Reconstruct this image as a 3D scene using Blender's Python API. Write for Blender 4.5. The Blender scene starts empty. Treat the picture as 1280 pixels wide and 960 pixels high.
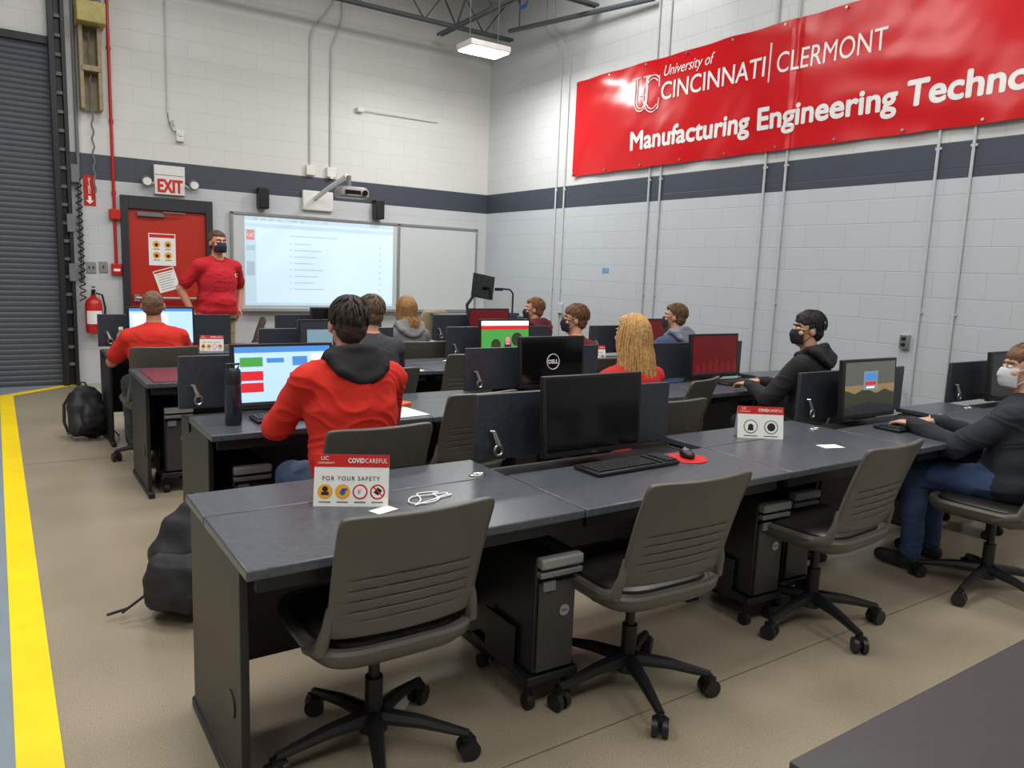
import bpy,math,random
import numpy as np
from mathutils import Vector as V, Matrix, Euler, noise
random.seed(3)
sc=bpy.context.scene
col=sc.collection
pi=math.pi
sc.view_settings.view_transform='Standard'
YB=10.107; XR=6.29; ZC=6.0
TS=bpy.data.scenes.new("scratch")
def evalmesh(o):
    vl=TS.view_layers[0];vl.update();dg=vl.depsgraph
    return bpy.data.meshes.new_from_object(o.evaluated_get(dg))

def S(r,g,b):
    o=[]
    for c in (r,g,b):
        c/=255.0
        o.append(c/12.92 if c<=.04045 else ((c+.055)/1.055)**2.4)
    return o
MC={}
def mat(name,rgb,rough=.5,metal=0,var=.05,scale=18,bump=0,bscale=80,emit=0,spec=.5,alpha=1,trans=0):
    if name in MC: return MC[name]
    c=S(*rgb)
    m=bpy.data.materials.new(name); m.use_nodes=True; nt=m.node_tree; n=nt.nodes; l=nt.links
    b=n["Principled BSDF"]
    tc=n.new("ShaderNodeTexCoord"); nz=n.new("ShaderNodeTexNoise"); nz.inputs["Scale"].default_value=scale; nz.inputs["Detail"].default_value=4
    l.new(tc.outputs["Object"],nz.inputs["Vector"])
    cr=n.new("ShaderNodeValToRGB"); cr.color_ramp.elements[0].position=.3; cr.color_ramp.elements[1].position=.7
    cr.color_ramp.elements[0].color=[max(0,x*(1-var)) for x in c]+[1]; cr.color_ramp.elements[1].color=[min(1,x*(1+var)) for x in c]+[1]
    l.new(nz.outputs["Fac"],cr.inputs["Fac"]); l.new(cr.outputs["Color"],b.inputs["Base Color"])
    b.inputs["Roughness"].default_value=rough; b.inputs["Metallic"].default_value=metal; b.inputs["Specular IOR Level"].default_value=spec
    if trans: b.inputs["Transmission Weight"].default_value=trans
    if bump:
        n2=n.new("ShaderNodeTexNoise"); n2.inputs["Scale"].default_value=bscale; n2.inputs["Detail"].default_value=5
        l.new(tc.outputs["Object"],n2.inputs["Vector"])
        bp=n.new("ShaderNodeBump"); bp.inputs["Strength"].default_value=bump; bp.inputs["Distance"].default_value=.01
        l.new(n2.outputs["Fac"],bp.inputs["Height"]); l.new(bp.outputs["Normal"],b.inputs["Normal"])
    if emit:
        l.new(cr.outputs["Color"],b.inputs["Emission Color"]); b.inputs["Emission Strength"].default_value=emit
    MC[name]=m
    return m

def icos(n=2):
    import bmesh
    bm=bmesh.new(); bmesh.ops.create_icosphere(bm,subdivisions=n,radius=1)
    v=[tuple(x.co) for x in bm.verts]; f=[tuple(q.index for q in x.verts) for x in bm.faces]; bm.free(); return np.array(v),f
ICO={k:icos(k) for k in (1,2,3)}
class MB:
    def __init__(s): s.v=[];s.f=[];s.m=[];s.cur=0
    def add(s,vs,fs):
        o=len(s.v); s.v+= [tuple(x) for x in vs]; s.f+=[tuple(i+o for i in f) for f in fs]; s.m+=[s.cur]*len(fs); return s
    def box(s,c,d,R=None):
        vs=[]
        for sx in(-.5,.5):
            for sy in(-.5,.5):
                for sz in(-.5,.5):
                    p=V((sx*d[0],sy*d[1],sz*d[2]))
                    if R is not None: p=R@p
                    vs.append(p+V(c))
        return s.add(vs,[(0,1,3,2),(4,6,7,5),(0,4,5,1),(2,3,7,6),(0,2,6,4),(1,5,7,3)])
    def bx(s,x0,x1,y0,y1,z0,z1): return s.box(((x0+x1)/2,(y0+y1)/2,(z0+z1)/2),(x1-x0,y1-y0,z1-z0))
    def cyl(s,p0,p1,r0,r1=None,n=14):
        if r1 is None:r1=r0
        p0=V(p0);p1=V(p1);d=(p1-p0).normalized();a=d.orthogonal().normalized();b=d.cross(a)
        vs=[p0+(a*math.cos(2*pi*i/n)+b*math.sin(2*pi*i/n))*r0 for i in range(n)]+[p1+(a*math.cos(2*pi*i/n)+b*math.sin(2*pi*i/n))*r1 for i in range(n)]
        fs=[(i,(i+1)%n,n+(i+1)%n,n+i) for i in range(n)]+[tuple(range(n))[::-1],tuple(range(n,2*n))]
        return s.add(vs,fs)
    def tube(s,path,r,n=8,closed=False):
        P=[V(p) for p in path];N=len(P);vs=[];pa=None
        for i,p in enumerate(P):
            if closed: d=P[(i+1)%N]-P[i-1]
            else: d=P[min(i+1,N-1)]-P[max(i-1,0)]
            d.normalize()
            if pa is None: a=d.orthogonal().normalized()
            else:
                a=pa-d*pa.dot(d); a.normalize()
            pa=a;b=d.cross(a);rr=r[i] if hasattr(r,'__len__') else r
            vs+=[p+(a*math.cos(2*pi*k/n)+b*math.sin(2*pi*k/n))*rr for k in range(n)]
        fs=[]
        for i in range(N if closed else N-1):
            j=(i+1)%N
            for k in range(n): fs.append((i*n+k,i*n+(k+1)%n,j*n+(k+1)%n,j*n+k))
        if not closed: fs+= [tuple(range(n))[::-1],tuple(range((N-1)*n,N*n))]
        return s.add(vs,fs)
    def ell(s,c,r,R=None,k=2):
        v,f=ICO[k]
        if not hasattr(r,'__len__'): r=(r,r,r)
        q=v*np.array(r)
        if R is not None: q=q@np.array(R.to_3x3()).T
        return s.add(q+np.array(c),f)
    def cap(s,p0,p1,r0,r1,n=14):
        p0=V(p0);p1=V(p1);d=(p1-p0);L=d.length
        if L<1e-6: return s.ell(p0,r0)
        d=d/L;a=d.orthogonal().normalized();b=d.cross(a);vs=[];rings=[]
        for t in (85,60,35,10): rings.append((p0-d*r0*math.sin(math.radians(t)),r0*math.cos(math.radians(t))))
        for t in (10,35,60,85): rings.append((p1+d*r1*math.sin(math.radians(t)),r1*math.cos(math.radians(t))))
        for c,r in rings: vs+=[c+(a*math.cos(2*pi*k/n)+b*math.sin(2*pi*k/n))*r for k in range(n)]
        fs=[]
        for i in range(len(rings)-1):
            for k in range(n): fs.append((i*n+k,i*n+(k+1)%n,(i+1)*n+(k+1)%n,(i+1)*n+k))
        fs+=[tuple(range(n))[::-1],tuple(range((len(rings)-1)*n,len(rings)*n))]
        return s.add(vs,fs)
    def lathe(s,prof,c=(0,0,0),n=20):
        vs=[];
        for r,z in prof: vs+=[(c[0]+r*math.cos(2*pi*k/n),c[1]+r*math.sin(2*pi*k/n),c[2]+z) for k in range(n)]
        fs=[]
        for i in range(len(prof)-1):
            for k in range(n): fs.append((i*n+k,i*n+(k+1)%n,(i+1)*n+(k+1)%n,(i+1)*n+k))
        fs+=[tuple(range(n))[::-1],tuple(range((len(prof)-1)*n,len(prof)*n))]
        return s.add(vs,fs)
    def slab(s,layers,n=32,e=3.5):
        vs=[];
        for cx,cy,z,hx,hy in layers:
            for k in range(n):
                t=2*pi*k/n;c=math.cos(t);q=math.sin(t)
                vs.append((cx+hx*math.copysign(abs(c)**(2/e),c),cy+hy*math.copysign(abs(q)**(2/e),q),z))
        fs=[]
        for i in range(len(layers)-1):
            for k in range(n): fs.append((i*n+k,i*n+(k+1)%n,(i+1)*n+(k+1)%n,(i+1)*n+k))
        fs+=[tuple(range(n))[::-1],tuple(range((len(layers)-1)*n,len(layers)*n))]
        return s.add(vs,fs)
    def grid(s,fn,nu,nv):
        vs=[fn(i/nu,j/nv) for j in range(nv+1) for i in range(nu+1)]
        fs=[(j*(nu+1)+i,j*(nu+1)+i+1,(j+1)*(nu+1)+i+1,(j+1)*(nu+1)+i) for j in range(nv) for i in range(nu)]
        return s.add(vs,fs)
    def rect(s,x0,z0,x1,z1,y): return s.add([(x0,y,z0),(x1,y,z0),(x1,y,z1),(x0,y,z1)],[(0,1,2,3)])
    def disc(s,x,z,r,y,n=20): return s.add([(x+r*math.cos(2*pi*k/n),y,z+r*math.sin(2*pi*k/n)) for k in range(n)],[tuple(range(n))])
    def mesh(s,name):
        me=bpy.data.meshes.new(name); me.from_pydata([tuple(x) for x in s.v],[],s.f); me.polygons.foreach_set("material_index",s.m); me.update(); return me
    def obj(s,name,mats,parent=None,loc=(0,0,0),rot=(0,0,0),smooth=True,bevel=0,solid=0,label=None):
        me=s.mesh(name)
        for m in (mats if isinstance(mats,(list,tuple)) else [mats]): me.materials.append(m)
        if smooth:
            me.polygons.foreach_set("use_smooth",[True]*len(me.polygons)); me.set_sharp_from_angle(angle=math.radians(38))
        o=bpy.data.objects.new(name,me); col.objects.link(o); o.location=loc;o.rotation_euler=rot
        if parent is not None:o.parent=parent
        if solid:
            md=o.modifiers.new("solid","SOLIDIFY");md.thickness=solid;md.offset=0
        if bevel:
            md=o.modifiers.new("bevel","BEVEL");md.width=bevel;md.segments=2;md.limit_method='ANGLE';md.angle_limit=math.radians(50)
        if label:o["label"]=label
        return o
def tag(o,label,cat,group=None):
    o["label"]=label;o["category"]=cat
    if group:o["group"]=group
    return o
def thing(name,label,cat,loc=(0,0,0),rz=0,group=None):
    o=bpy.data.objects.new(name,None);o.empty_display_size=.1;col.objects.link(o);o.location=loc;o.rotation_euler=(0,0,rz)
    return tag(o,label,cat,group)
def dup(root,loc,rz=0,label=None):
    def rec(o,par):
        c=o.copy();col.objects.link(c)
        if par is not None:c.parent=par
        for ch in o.children: rec(ch,c)
        return c
    r=rec(root,None);r.location=loc;r.rotation_euler=(0,0,rz)
    if label:r["label"]=label
    return r
def struct(o): o["kind"]="structure";return o
def text(s,size,m,parent,loc,rot=(pi/2,0,0),name="lettering",ext=.001,al='LEFT',shear=0,bold=0,width=None,sp=1,fn=None):
    cu=bpy.data.curves.new(name,'FONT');cu.body=s;cu.size=size;cu.extrude=ext;cu.align_x=al;cu.shear=shear;cu.space_character=sp;cu.resolution_u=4
    t=bpy.data.objects.new("tmp",cu);TS.collection.objects.link(t)
    me=evalmesh(t)
    bpy.data.objects.remove(t)
    vs=[tuple(v.co) for v in me.vertices];fs=[tuple(p.vertices) for p in me.polygons];bpy.data.meshes.remove(me)
    k=1
    if width:
        xs=[v[0] for v in vs];k=width/(max(xs)-min(xs))
    V2=[];F2=[];offs=[(0,0)]
    if bold: offs=[(bold*math.cos(a),bold*math.sin(a)) for a in np.linspace(0,2*pi,9)[:-1]]
    for j,(dx,dy) in enumerate(offs):
        o=len(V2);V2+=[(v[0]*k+dx,v[1]+dy,v[2]+j*.00002) for v in vs];F2+=[tuple(i+o for i in f) for f in fs]
    if fn: V2=[tuple(fn(V(v))) for v in V2]
    me=bpy.data.meshes.new(name);me.from_pydata(V2,[],F2);me.materials.append(m)
    o=bpy.data.objects.new(name,me);col.objects.link(o);o.parent=parent;o.location=loc;o.rotation_euler=rot
    return o

# ---------------- materials
M_black=mat("black_plastic",(26,27,30),.42,bump=.05)
M_blackg=mat("gloss_black_plastic",(14,15,17),.15)
M_dkmetal=mat("powder_coated_black_metal",(24,25,28),.45,var=.1)
M_chair=mat("grey_chair_plastic",(88,85,79),.42,bump=.04,bscale=300)
M_cush=mat("black_vinyl",(42,41,38),.35,bump=.1,bscale=150)
M_chrome=mat("brushed_steel",(190,190,185),.3,metal=1)
M_white=mat("white_plastic",(222,222,216),.45)
M_paper=mat("white_paper",(236,236,232),.7,var=.02)
M_red=mat("red_print",(200,28,22),.5)
M_redp=mat("red_enamel",(190,30,24),.3)
M_alu=mat("aluminium_frame",(165,167,168),.35,metal=.7)
M_conduit=mat("painted_conduit",(188,193,196),.5)
M_conduitw=mat("white_painted_conduit",(196,197,192),.5)
M_glass=mat("dark_lcd_glass",(9,10,12),.12)
M_yellow=mat("yellow_floor_paint",(252,218,8),.45,var=.05,scale=6)
M_tan=mat("tan_painted_steel",(150,136,104),.5,var=.12)
M_hoist=mat("weathered_yellow_enamel",(178,164,96),.5,var=.15)
M_orange=mat("orange_print",(240,170,50),.6)
M_bluep=mat("blue_print",(50,90,165),.6)
M_blk_ink=mat("black_ink",(25,25,28),.6)
M_rubber=mat("black_rubber",(18,18,18),.7)
M_grey=mat("mid_grey_plastic",(110,112,114),.45)
M_lgrey=mat("silver_grey_plastic",(138,138,136),.4)

def desk_tone(name,a,b,sc_=22,rough=.33):
    m=bpy.data.materials.new(name);m.use_nodes=True;nt=m.node_tree;n=nt.nodes;l=nt.links;p=n["Principled BSDF"]
    z1=n.new("ShaderNodeTexNoise");z1.inputs["Scale"].default_value=sc_;z1.inputs["Detail"].default_value=8;z1.inputs["Roughness"].default_value=.8
    g=n.new("ShaderNodeNewGeometry");l.new(g.outputs["Position"],z1.inputs["Vector"])
    cr=n.new("ShaderNodeValToRGB");cr.color_ramp.elements[0].position=.35;cr.color_ramp.elements[1].position=.65
    cr.color_ramp.elements[0].color=S(*a)+[1];cr.color_ramp.elements[1].color=S(*b)+[1]
    l.new(z1.outputs["Fac"],cr.inputs["Fac"]);l.new(cr.outputs["Color"],p.inputs["Base Color"]);p.inputs["Roughness"].default_value=rough
    return m
M_desk=desk_tone("slate_blue_laminate",(62,67,74),(82,88,95),55,.3)
M_panel=desk_tone("slate_grey_panel",(42,47,54),(62,68,76),60)
M_table=desk_tone("charcoal_laminate",(44,45,46),(54,55,56),55,.38)

def wall_mat(name,axis,lower,upper,stripe=True,mort=.90):
    m=bpy.data.materials.new(name);m.use_nodes=True;nt=m.node_tree;n=nt.nodes;l=nt.links;p=n["Principled BSDF"]
    g=n.new("ShaderNodeNewGeometry");sp=n.new("ShaderNodeSeparateXYZ");l.new(g.outputs["Position"],sp.inputs[0])
    cb=n.new("ShaderNodeCombineXYZ");l.new(sp.outputs[axis],cb.inputs[0]);l.new(sp.outputs[2],cb.inputs[1])
    br=n.new("ShaderNodeTexBrick");l.new(cb.outputs[0],br.inputs["Vector"]);br.inputs["Scale"].default_value=1
    br.inputs["Brick Width"].default_value=.406;br.inputs["Row Height"].default_value=.203;br.inputs["Mortar Size"].default_value=.005;br.inputs["Mortar Smooth"].default_value=.7
    br.inputs["Color1"].default_value=(1,1,1,1);br.inputs["Color2"].default_value=(.98,.98,.98,1);br.inputs["Mortar"].default_value=(mort,mort,mort,1)
    def step(th):
        q=n.new("ShaderNodeMath");q.operation='GREATER_THAN';l.new(sp.outputs[2],q.inputs[0]);q.inputs[1].default_value=th;return q
    def mix(f,a,b):
        x=n.new("ShaderNodeMixRGB");l.new(f.outputs[0],x.inputs[0])
        for i,q in((1,a),(2,b)):
            if isinstance(q,list): x.inputs[i].default_value=q+[1]
            else: l.new(q.outputs[0],x.inputs[i])
        return x
    if stripe:
        c=mix(step(2.36),S(*lower),S(62,68,80)); c=mix(step(2.64),c,S(*upper))
    else:
        c=mix(step(2.36),S(*lower),S(*upper))
    mu=n.new("ShaderNodeMixRGB");mu.blend_type='MULTIPLY';mu.inputs[0].default_value=1;l.new(c.outputs[0],mu.inputs[1]);l.new(br.outputs["Color"],mu.inputs[2])
    l.new(mu.outputs[0],p.inputs["Base Color"]);p.inputs["Roughness"].default_value=.45
    nz=n.new("ShaderNodeTexNoise");nz.inputs["Scale"].default_value=45;nz.inputs["Detail"].default_value=6;l.new(g.outputs["Position"],nz.inputs["Vector"])
    ad=n.new("ShaderNodeMath");ad.operation='MULTIPLY_ADD';l.new(nz.outputs["Fac"],ad.inputs[0]);ad.inputs[1].default_value=.25
    inv=n.new("ShaderNodeMath");inv.operation='SUBTRACT';inv.inputs[0].default_value=1;l.new(br.outputs["Fac"],inv.inputs[1]);l.new(inv.outputs[0],ad.inputs[2])
    bp=n.new("ShaderNodeBump");bp.inputs["Strength"].default_value=.28;bp.inputs["Distance"].default_value=.008;l.new(ad.outputs[0],bp.inputs["Height"]);l.new(bp.outputs["Normal"],p.inputs["Normal"])
    return m
M_wb=wall_mat("painted_block_rear",0,(194,198,200),(212,213,209))
M_wr=wall_mat("painted_block_side",1,(189,195,199),(204,207,206),mort=.86)
M_wp=wall_mat("painted_block_plain",0,(190,190,185),(205,205,200),False)

def floor_mat():
    m=bpy.data.materials.new("speckled_polished_concrete");m.use_nodes=True;nt=m.node_tree;n=nt.nodes;l=nt.links;p=n["Principled BSDF"]
    g=n.new("ShaderNodeNewGeometry")
    z=n.new("ShaderNodeTexNoise");z.inputs["Scale"].default_value=210;z.inputs["Detail"].default_value=3;l.new(g.outputs["Position"],z.inputs["Vector"])
    cr=n.new("ShaderNodeValToRGB");e=cr.color_ramp.elements;e[0].position=.28;e[0].color=S(138,126,106)+[1];e[1].position=.5;e[1].color=S(159,147,126)+[1]
    x=e.new(.72);x.color=S(174,163,143)+[1];l.new(z.outputs["Fac"],cr.inputs["Fac"])
    z2=n.new("ShaderNodeTexNoise");z2.inputs["Scale"].default_value=1.1;z2.inputs["Detail"].default_value=7;l.new(g.outputs["Position"],z2.inputs["Vector"])
    mr=n.new("ShaderNodeMapRange");l.new(z2.outputs["Fac"],mr.inputs[0]);mr.inputs[1].default_value=.3;mr.inputs[2].default_value=.7;mr.inputs[3].default_value=.88;mr.inputs[4].default_value=1.07
    mu=n.new("ShaderNodeMixRGB");mu.blend_type='MULTIPLY';mu.inputs[0].default_value=1;l.new(cr.outputs[0],mu.inputs[1]);l.new(mr.outputs[0],mu.inputs[2])
    l.new(mu.outputs[0],p.inputs["Base Color"])
    mr2=n.new("ShaderNodeMapRange");l.new(z2.outputs["Fac"],mr2.inputs[0]);mr2.inputs[3].default_value=.16;mr2.inputs[4].default_value=.32;l.new(mr2.outputs[0],p.inputs["Roughness"])
    return m
M_floor=floor_mat()

# ---------------- room
XL=-5.0;YF=-4.5
o=struct(MB().bx(XL,XR+.2,YF,YB+.2,-.1,0).obj("floor",M_floor,smooth=False))
struct(MB().bx(.66,XR+.2,YB,YB+.2,0,ZC).bx(XL,.66,YB,YB+.2,3.75,ZC).obj("wall_back",M_wb,smooth=False))
struct(MB().bx(XR,XR+.2,YF,YB,0,ZC).obj("wall_right",M_wr,smooth=False))
struct(MB().bx(XL-.2,XL,YF,YB+.2,0,ZC).obj("wall_left",M_wp,smooth=False))
struct(MB().bx(XL,XR+.2,YF-.2,YF,0,ZC).obj("wall_front",M_wp,smooth=False))
M_ceil=mat("white_roof_deck",(190,190,186),.7)
struct(MB().bx(XL,XR+.2,YF,YB+.2,ZC,ZC+.1).obj("ceiling",M_ceil,smooth=False))
M_gfl=mat("blue_grey_floor_paint",(132,144,154),.4,var=.06,scale=5)
struct(MB().add([(-4.9,-4,.002),(-.01,-4,.002),(-.01,9.5,.002),(.7,10.1,.002),(-4.9,10.1,.002)],[(0,1,2,3,4)]).obj("trim_1",M_gfl,smooth=False))
struct(MB().add([(-.02,-4,.004),(.1,-4,.004),(.1,9.45,.004),(.8,10.1,.004),(.62,10.1,.004),(-.02,9.52,.004)],[(0,1,2,5),(2,3,4,5)]).obj("trim_2",M_yellow,smooth=False))
M_jnt=mat("floor_joint_sealant",(112,101,82),.7)
struct(MB().add([(.1,1.745,.0015),(XR,1.745,.0015),(XR,1.750,.0015),(.1,1.750,.0015)],[(0,1,2,3)]).obj("trim_4",M_jnt,smooth=False))
struct(MB().add([(.1,6.3,.0015),(XR,6.3,.0015),(XR,6.305,.0015),(.1,6.305,.0015)],[(0,1,2,3)]).obj("trim_5",M_jnt,smooth=False))
M_roll=mat("dark_grey_roller_slats",(76,81,89),.5,metal=.1,var=.05)
mb=MB();
def prof(u,v):
    z=v*3.75;ph=(z/.06)%1;return (-3.6+u*4.27,YB+.03-.008*math.sin(pi*ph)**.6,z)
mb.grid(prof,1,500)
struct(mb.obj("door_1",M_roll))
struct(MB().bx(-3.7,.66,YB-.02,YB+.1,3.75,3.83).obj("trim_3",M_dkmetal))
g=thing("door_guide_rail","dark steel vertical guide rail beside the roller door","rail",(0,0,0))
MB().bx(.60,.66,YB-.12,YB,0,4.6).bx(.72,.76,YB-.10,YB,0,4.6).bx(.66,.72,YB-.03,YB-.001,0,4.6).obj("channel",M_dkmetal,g,bevel=.004)
bp0=MB().box((0,0,0),(.07,.02,.035)).obj("bolt_plate",M_grey,g,loc=(.69,YB-.055,.25))
for i in range(1,22):
    c=bp0.copy();col.objects.link(c);c.parent=g;c.location=(.69,YB-.055,.25+i*.2)
MB().cyl((.84,YB-.03,1.2),(.84,YB-.03,5.2),.018).obj("conduit",M_grey,g)
for z in(1.3,1.85): MB().bx(.70,.78,YB-.13,YB-.08,z-.1,z+.1).obj("sensor_box",M_grey,g,bevel=.005)
g=thing("door_operator","weathered yellow and grey motor operator mounted high above","door motor",(0,0,0))
MB().bx(.86,1.14,YB-.35,YB-.01,3.98,4.20).obj("housing",M_hoist,g,bevel=.01)
MB().cyl((1.0,YB-.38,4.35),(1.0,YB-.02,4.35),.12).bx(.9,1.1,YB-.3,YB-.01,4.2,4.5).obj("motor",M_grey,g)
MB().bx(.88,.92,YB-.2,YB-.01,3.1,3.98).bx(1.06,1.10,YB-.2,YB-.01,3.1,3.98).bx(.92,1.06,YB-.05,YB-.01,3.1,3.98).bx(.90,1.08,YB-.22,YB-.01,3.5,3.56).obj("bracket",M_tan,g,bevel=.004)
MB().tube([(.99+.01*math.sin(z*40),YB-.12,z) for z in np.arange(2.2,4.0,.03)],.01,6).obj("hand_chain",M_grey,g)
g=thing("coiled_cable","black coiled cable hanging by the roller door","cable",(.83,YB-.08,0))
MB().tube([(.03*math.cos(t),.03*math.sin(t),2.35-t*.0125) for t in np.arange(0,110,.7)],.007,5).obj("coil",M_rubber,g)
tag(MB().bx(.76,.84,YB-.1,YB-.0,2.3,2.5).obj("junction_box",M_grey,bevel=.006),"small grey junction box beside the roller door","electrical box")

# door
g=thing("door_2","","door",(0,0,0));struct(g)
del g["label"];del g["category"]
M_door=mat("red_door_paint",(182,42,26),.35)
MB().bx(1.33,2.19,YB-.03,YB+.0,.01,2.06).obj("door_leaf",M_door,g,bevel=.004)
MB().bx(1.25,1.33,YB-.07,YB,0,2.21).bx(2.19,2.27,YB-.07,YB,0,2.21).bx(1.33,2.19,YB-.07,YB,2.06,2.21).obj("door_frame",mat("dark_grey_frame_paint",(42,44,50),.4),g,bevel=.004)
MB().bx(1.42,1.72,YB-.08,YB-.03,1.98,2.03).bx(1.70,1.95,YB-.1,YB-.085,2.03,2.045).obj("door_closer",M_grey,g,bevel=.004)
MB().cyl((1.38,YB-.09,1.02),(2.14,YB-.09,1.02),.018).bx(1.36,1.42,YB-.1,YB-.03,.98,1.06).bx(2.1,2.16,YB-.1,YB-.03,.98,1.06).obj("push_bar",M_alu,g)
def poster(x,z,w,h,rz,seed,label):
    g=thing("poster",label,"poster",(x,YB-.034,z));g.rotation_euler=(0,rz,0)
    mb=MB();mb.rect(-w/2,-h/2,w/2,h/2,0);mb.cur=1
    if seed==0:
        mb.rect(-w/2+.01,h/2-.05,w/2-.01,h/2-.01,-.0008)
        mb.cur=2
        for i in range(2):
            for j in range(2): mb.disc(-.065+.13*i,.06-.13*j,.042,-.0008)
        mb.cur=3
        for i in range(2):
            for j in range(2): mb.disc(-.065+.13*i,.055-.13*j,.02,-.0014)
            for j in range(2): mb.rect(-.10+.13*i,.0-.13*j,-.03+.13*i,.008-.13*j,-.0008)
    else:
        mb.rect(-w/2+.01,h/2-.035,w/2-.01,h/2-.01,-.0008);mb.cur=4
        for i in range(7): mb.rect(-w/2+.03,h/2-.06-.03*i,w/2-.03-.02*(i%3),h/2-.054-.03*i,-.0008)
    mb.obj("sheet",[M_paper,M_red,M_orange,M_blk_ink,M_grey],g,smooth=False)
poster(1.69,1.60,.30,.38,0,0,"white safety poster with four round icons taped to the red door")
poster(1.73,1.24,.24,.27,-.3,1,"tilted white notice sheet taped to the red door")
g=thing("exit_sign","white exit sign with red letters above the red door","exit sign",(1.79,YB,2.42))
MB().bx(-.17,.17,-.06,0,-.17,.17).obj("housing",M_white,g,bevel=.006)
MB().bx(-.165,.165,-.064,-.06,.055,.06).obj("trim_line",M_grey,g)
text("EXIT",.21,M_red,g,(0,-.062,-.14),al='CENTER',bold=.007,width=.27)
g=thing("emergency_light","twin-head emergency light with round chrome lamps by the exit sign","emergency light",(1.79,YB,2.38))
MB().bx(-.16,.16,-.03,0,.0,.02).obj("mount",M_white,g)
for sx in(-1,1):
    MB().cyl((sx*.26,-.06,.02),(sx*.26,-.13,.0),.055,.06).cyl((sx*.26,-.13,0),(sx*.26,-.14,0),.05).obj("lamp_head",[M_alu],g)
    MB().cyl((sx*.26,-.135,0),(sx*.26,-.145,0),.045).obj("lens",M_white,g)
    MB().tube([(sx*.15,-.03,.01),(sx*.26,-.04,-.05),(sx*.26,-.06,.0)],.012).obj("arm",M_white,g)
g=thing("fire_sign","red vertical fire extinguisher sign with white letters on block wall","sign",(.945,YB-.004,2.23))
mb=MB();mb.bx(-.06,.06,-.003,.003,-.17,.17);mb.obj("plate",M_redp,g)
for i,ch in enumerate("FIRE"): text(ch,.06,M_paper,g,(0,-.004,.10-.045*i),al='CENTER')
mb=MB();mb.add([(0,-.005,-.15),(.04,-.005,-.11),(.015,-.005,-.11),(.015,-.005,-.06),(-.015,-.005,-.06),(-.015,-.005,-.11),(-.04,-.005,-.11)],[(0,1,2,3,4,5,6)]);mb.obj("arrow",M_paper,g,smooth=False)
g=thing("fire_extinguisher","red fire extinguisher with black hose hung on the wall","fire extinguisher",(.93,YB-.11,.60))
MB().lathe([(.05,0),(.085,.02),(.09,.05),(.09,.34),(.075,.39),(.03,.43),(.03,.45)],n=24).obj("cylinder",M_redp,g)
MB().bx(-.02,.02,-.03,.03,.45,.50).bx(-.015,.015,-.12,.03,.50,.515).bx(-.015,.015,-.10,.02,.535,.548).obj("valve_handle",M_dkmetal,g,bevel=.003)
MB().bx(-.02,.02,.02,.11,.36,.40).obj("wall_hook",M_dkmetal,g)
MB().tube([(0.03,0,.47),(.09,-.02,.45),(.115,-.03,.3),(.10,-.04,.12)],[.011,.011,.011,.016]).obj("hose",M_rubber,g)
mb=MB();mb.grid(lambda u,v:(.0915*math.sin(-1+2*u),-.0915*math.cos(-1+2*u),.12+.15*v),10,1);mb.obj("instruction_label",M_paper,g)
g=thing("fire_alarm_pipe","red painted fire alarm conduit running up the block wall","pipe",(1.19,YB-.018,0))
MB().cyl((0,0,1.4),(0,0,5.9),.017).obj("pipe",M_redp,g)
for z in (2.2,3.0,3.8,4.6): MB().cyl((0,0,z),(0,0,z+.04),.024).obj("coupling",M_redp,g)
tag(MB().bx(1.13,1.25,YB-.07,YB-.001,1.92,2.04).obj("junction_box",M_redp,bevel=.01),"square red junction box on the alarm conduit","electrical box")
g=thing("fire_alarm_pull_station","red fire alarm pull station on the wall by the door","alarm",(1.19,YB-.028,1.35))
MB().box((0,0,0),(.11,.06,.13)).obj("housing",M_redp,g,bevel=.008)
MB().box((0,-.036,-.01),(.07,.012,.03)).obj("pull_bar",M_paper,g,bevel=.003)
def plate(x,z,w=.075,h=.12,label="grey metal switch plate on painted block wall",name="switch_plate",sw=1):
    g=thing(name,label,"switch",(x,YB-.006,z));MB().box((0,0,0),(w,.012,h)).obj("plate",M_alu,g,bevel=.003)
    for k in range(sw): MB().box(((k-(sw-1)/2)*.045,-.012,0),(.012,.015,.028)).obj("switch",M_dkmetal,g)
plate(.93,1.36,.1,.13,sw=2);plate(1.055,1.37,.09,.13)
tag(MB().box((1.92,YB-.03,2.95),(.09,.06,.13)).box((1.92,YB-.065,2.97),(.05,.012,.05)).obj("wall_sensor",M_white,bevel=.008),"small white sensor box high on the block wall","sensor")
g=thing("data_cable","thin grey conduit with hanging cable loop high on the wall","cable")
MB().cyl((1.79,YB-.012,3.2),(1.79,YB-.012,5.9),.009).obj("conduit",M_conduitw,g)
MB().tube([(1.79,YB-.02,3.2),(1.80,YB-.03,3.1),(1.86,YB-.05,3.05),(1.84,YB-.05,3.12),(1.80,YB-.04,3.08),(1.84,YB-.03,3.0),(1.92,YB-.03,2.99)],.006).obj("cable",M_grey,g)
g=thing("wall_conduit","white painted conduit running up above the projector mount","conduit")
MB().tube([(3.52,YB-.02,2.75),(3.52,YB-.02,4.38),(3.56,YB-.02,4.5),(3.82,YB-.02,4.85),(3.84,YB-.02,5.0),(3.84,YB-.02,5.9)],.013).obj("pipe",M_conduitw,g)
MB().box((3.52,YB-.03,2.72),(.12,.06,.13)).obj("outlet_box",M_white,g,bevel=.006)
g=thing("wall_conduit","white painted conduit running up above the projector mount","conduit")
MB().tube([(3.80,YB-.02,2.75),(3.80,YB-.02,4.3),(3.86,YB-.02,4.45),(3.95,YB-.02,4.7),(3.95,YB-.02,5.9)],.013).obj("pipe",M_conduitw,g)
MB().box((3.80,YB-.03,2.72),(.12,.06,.13)).cyl((3.80,YB-.07,2.66),(3.80,YB-.05,2.66),.03).obj("outlet_box",M_white,g,bevel=.006)
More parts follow.
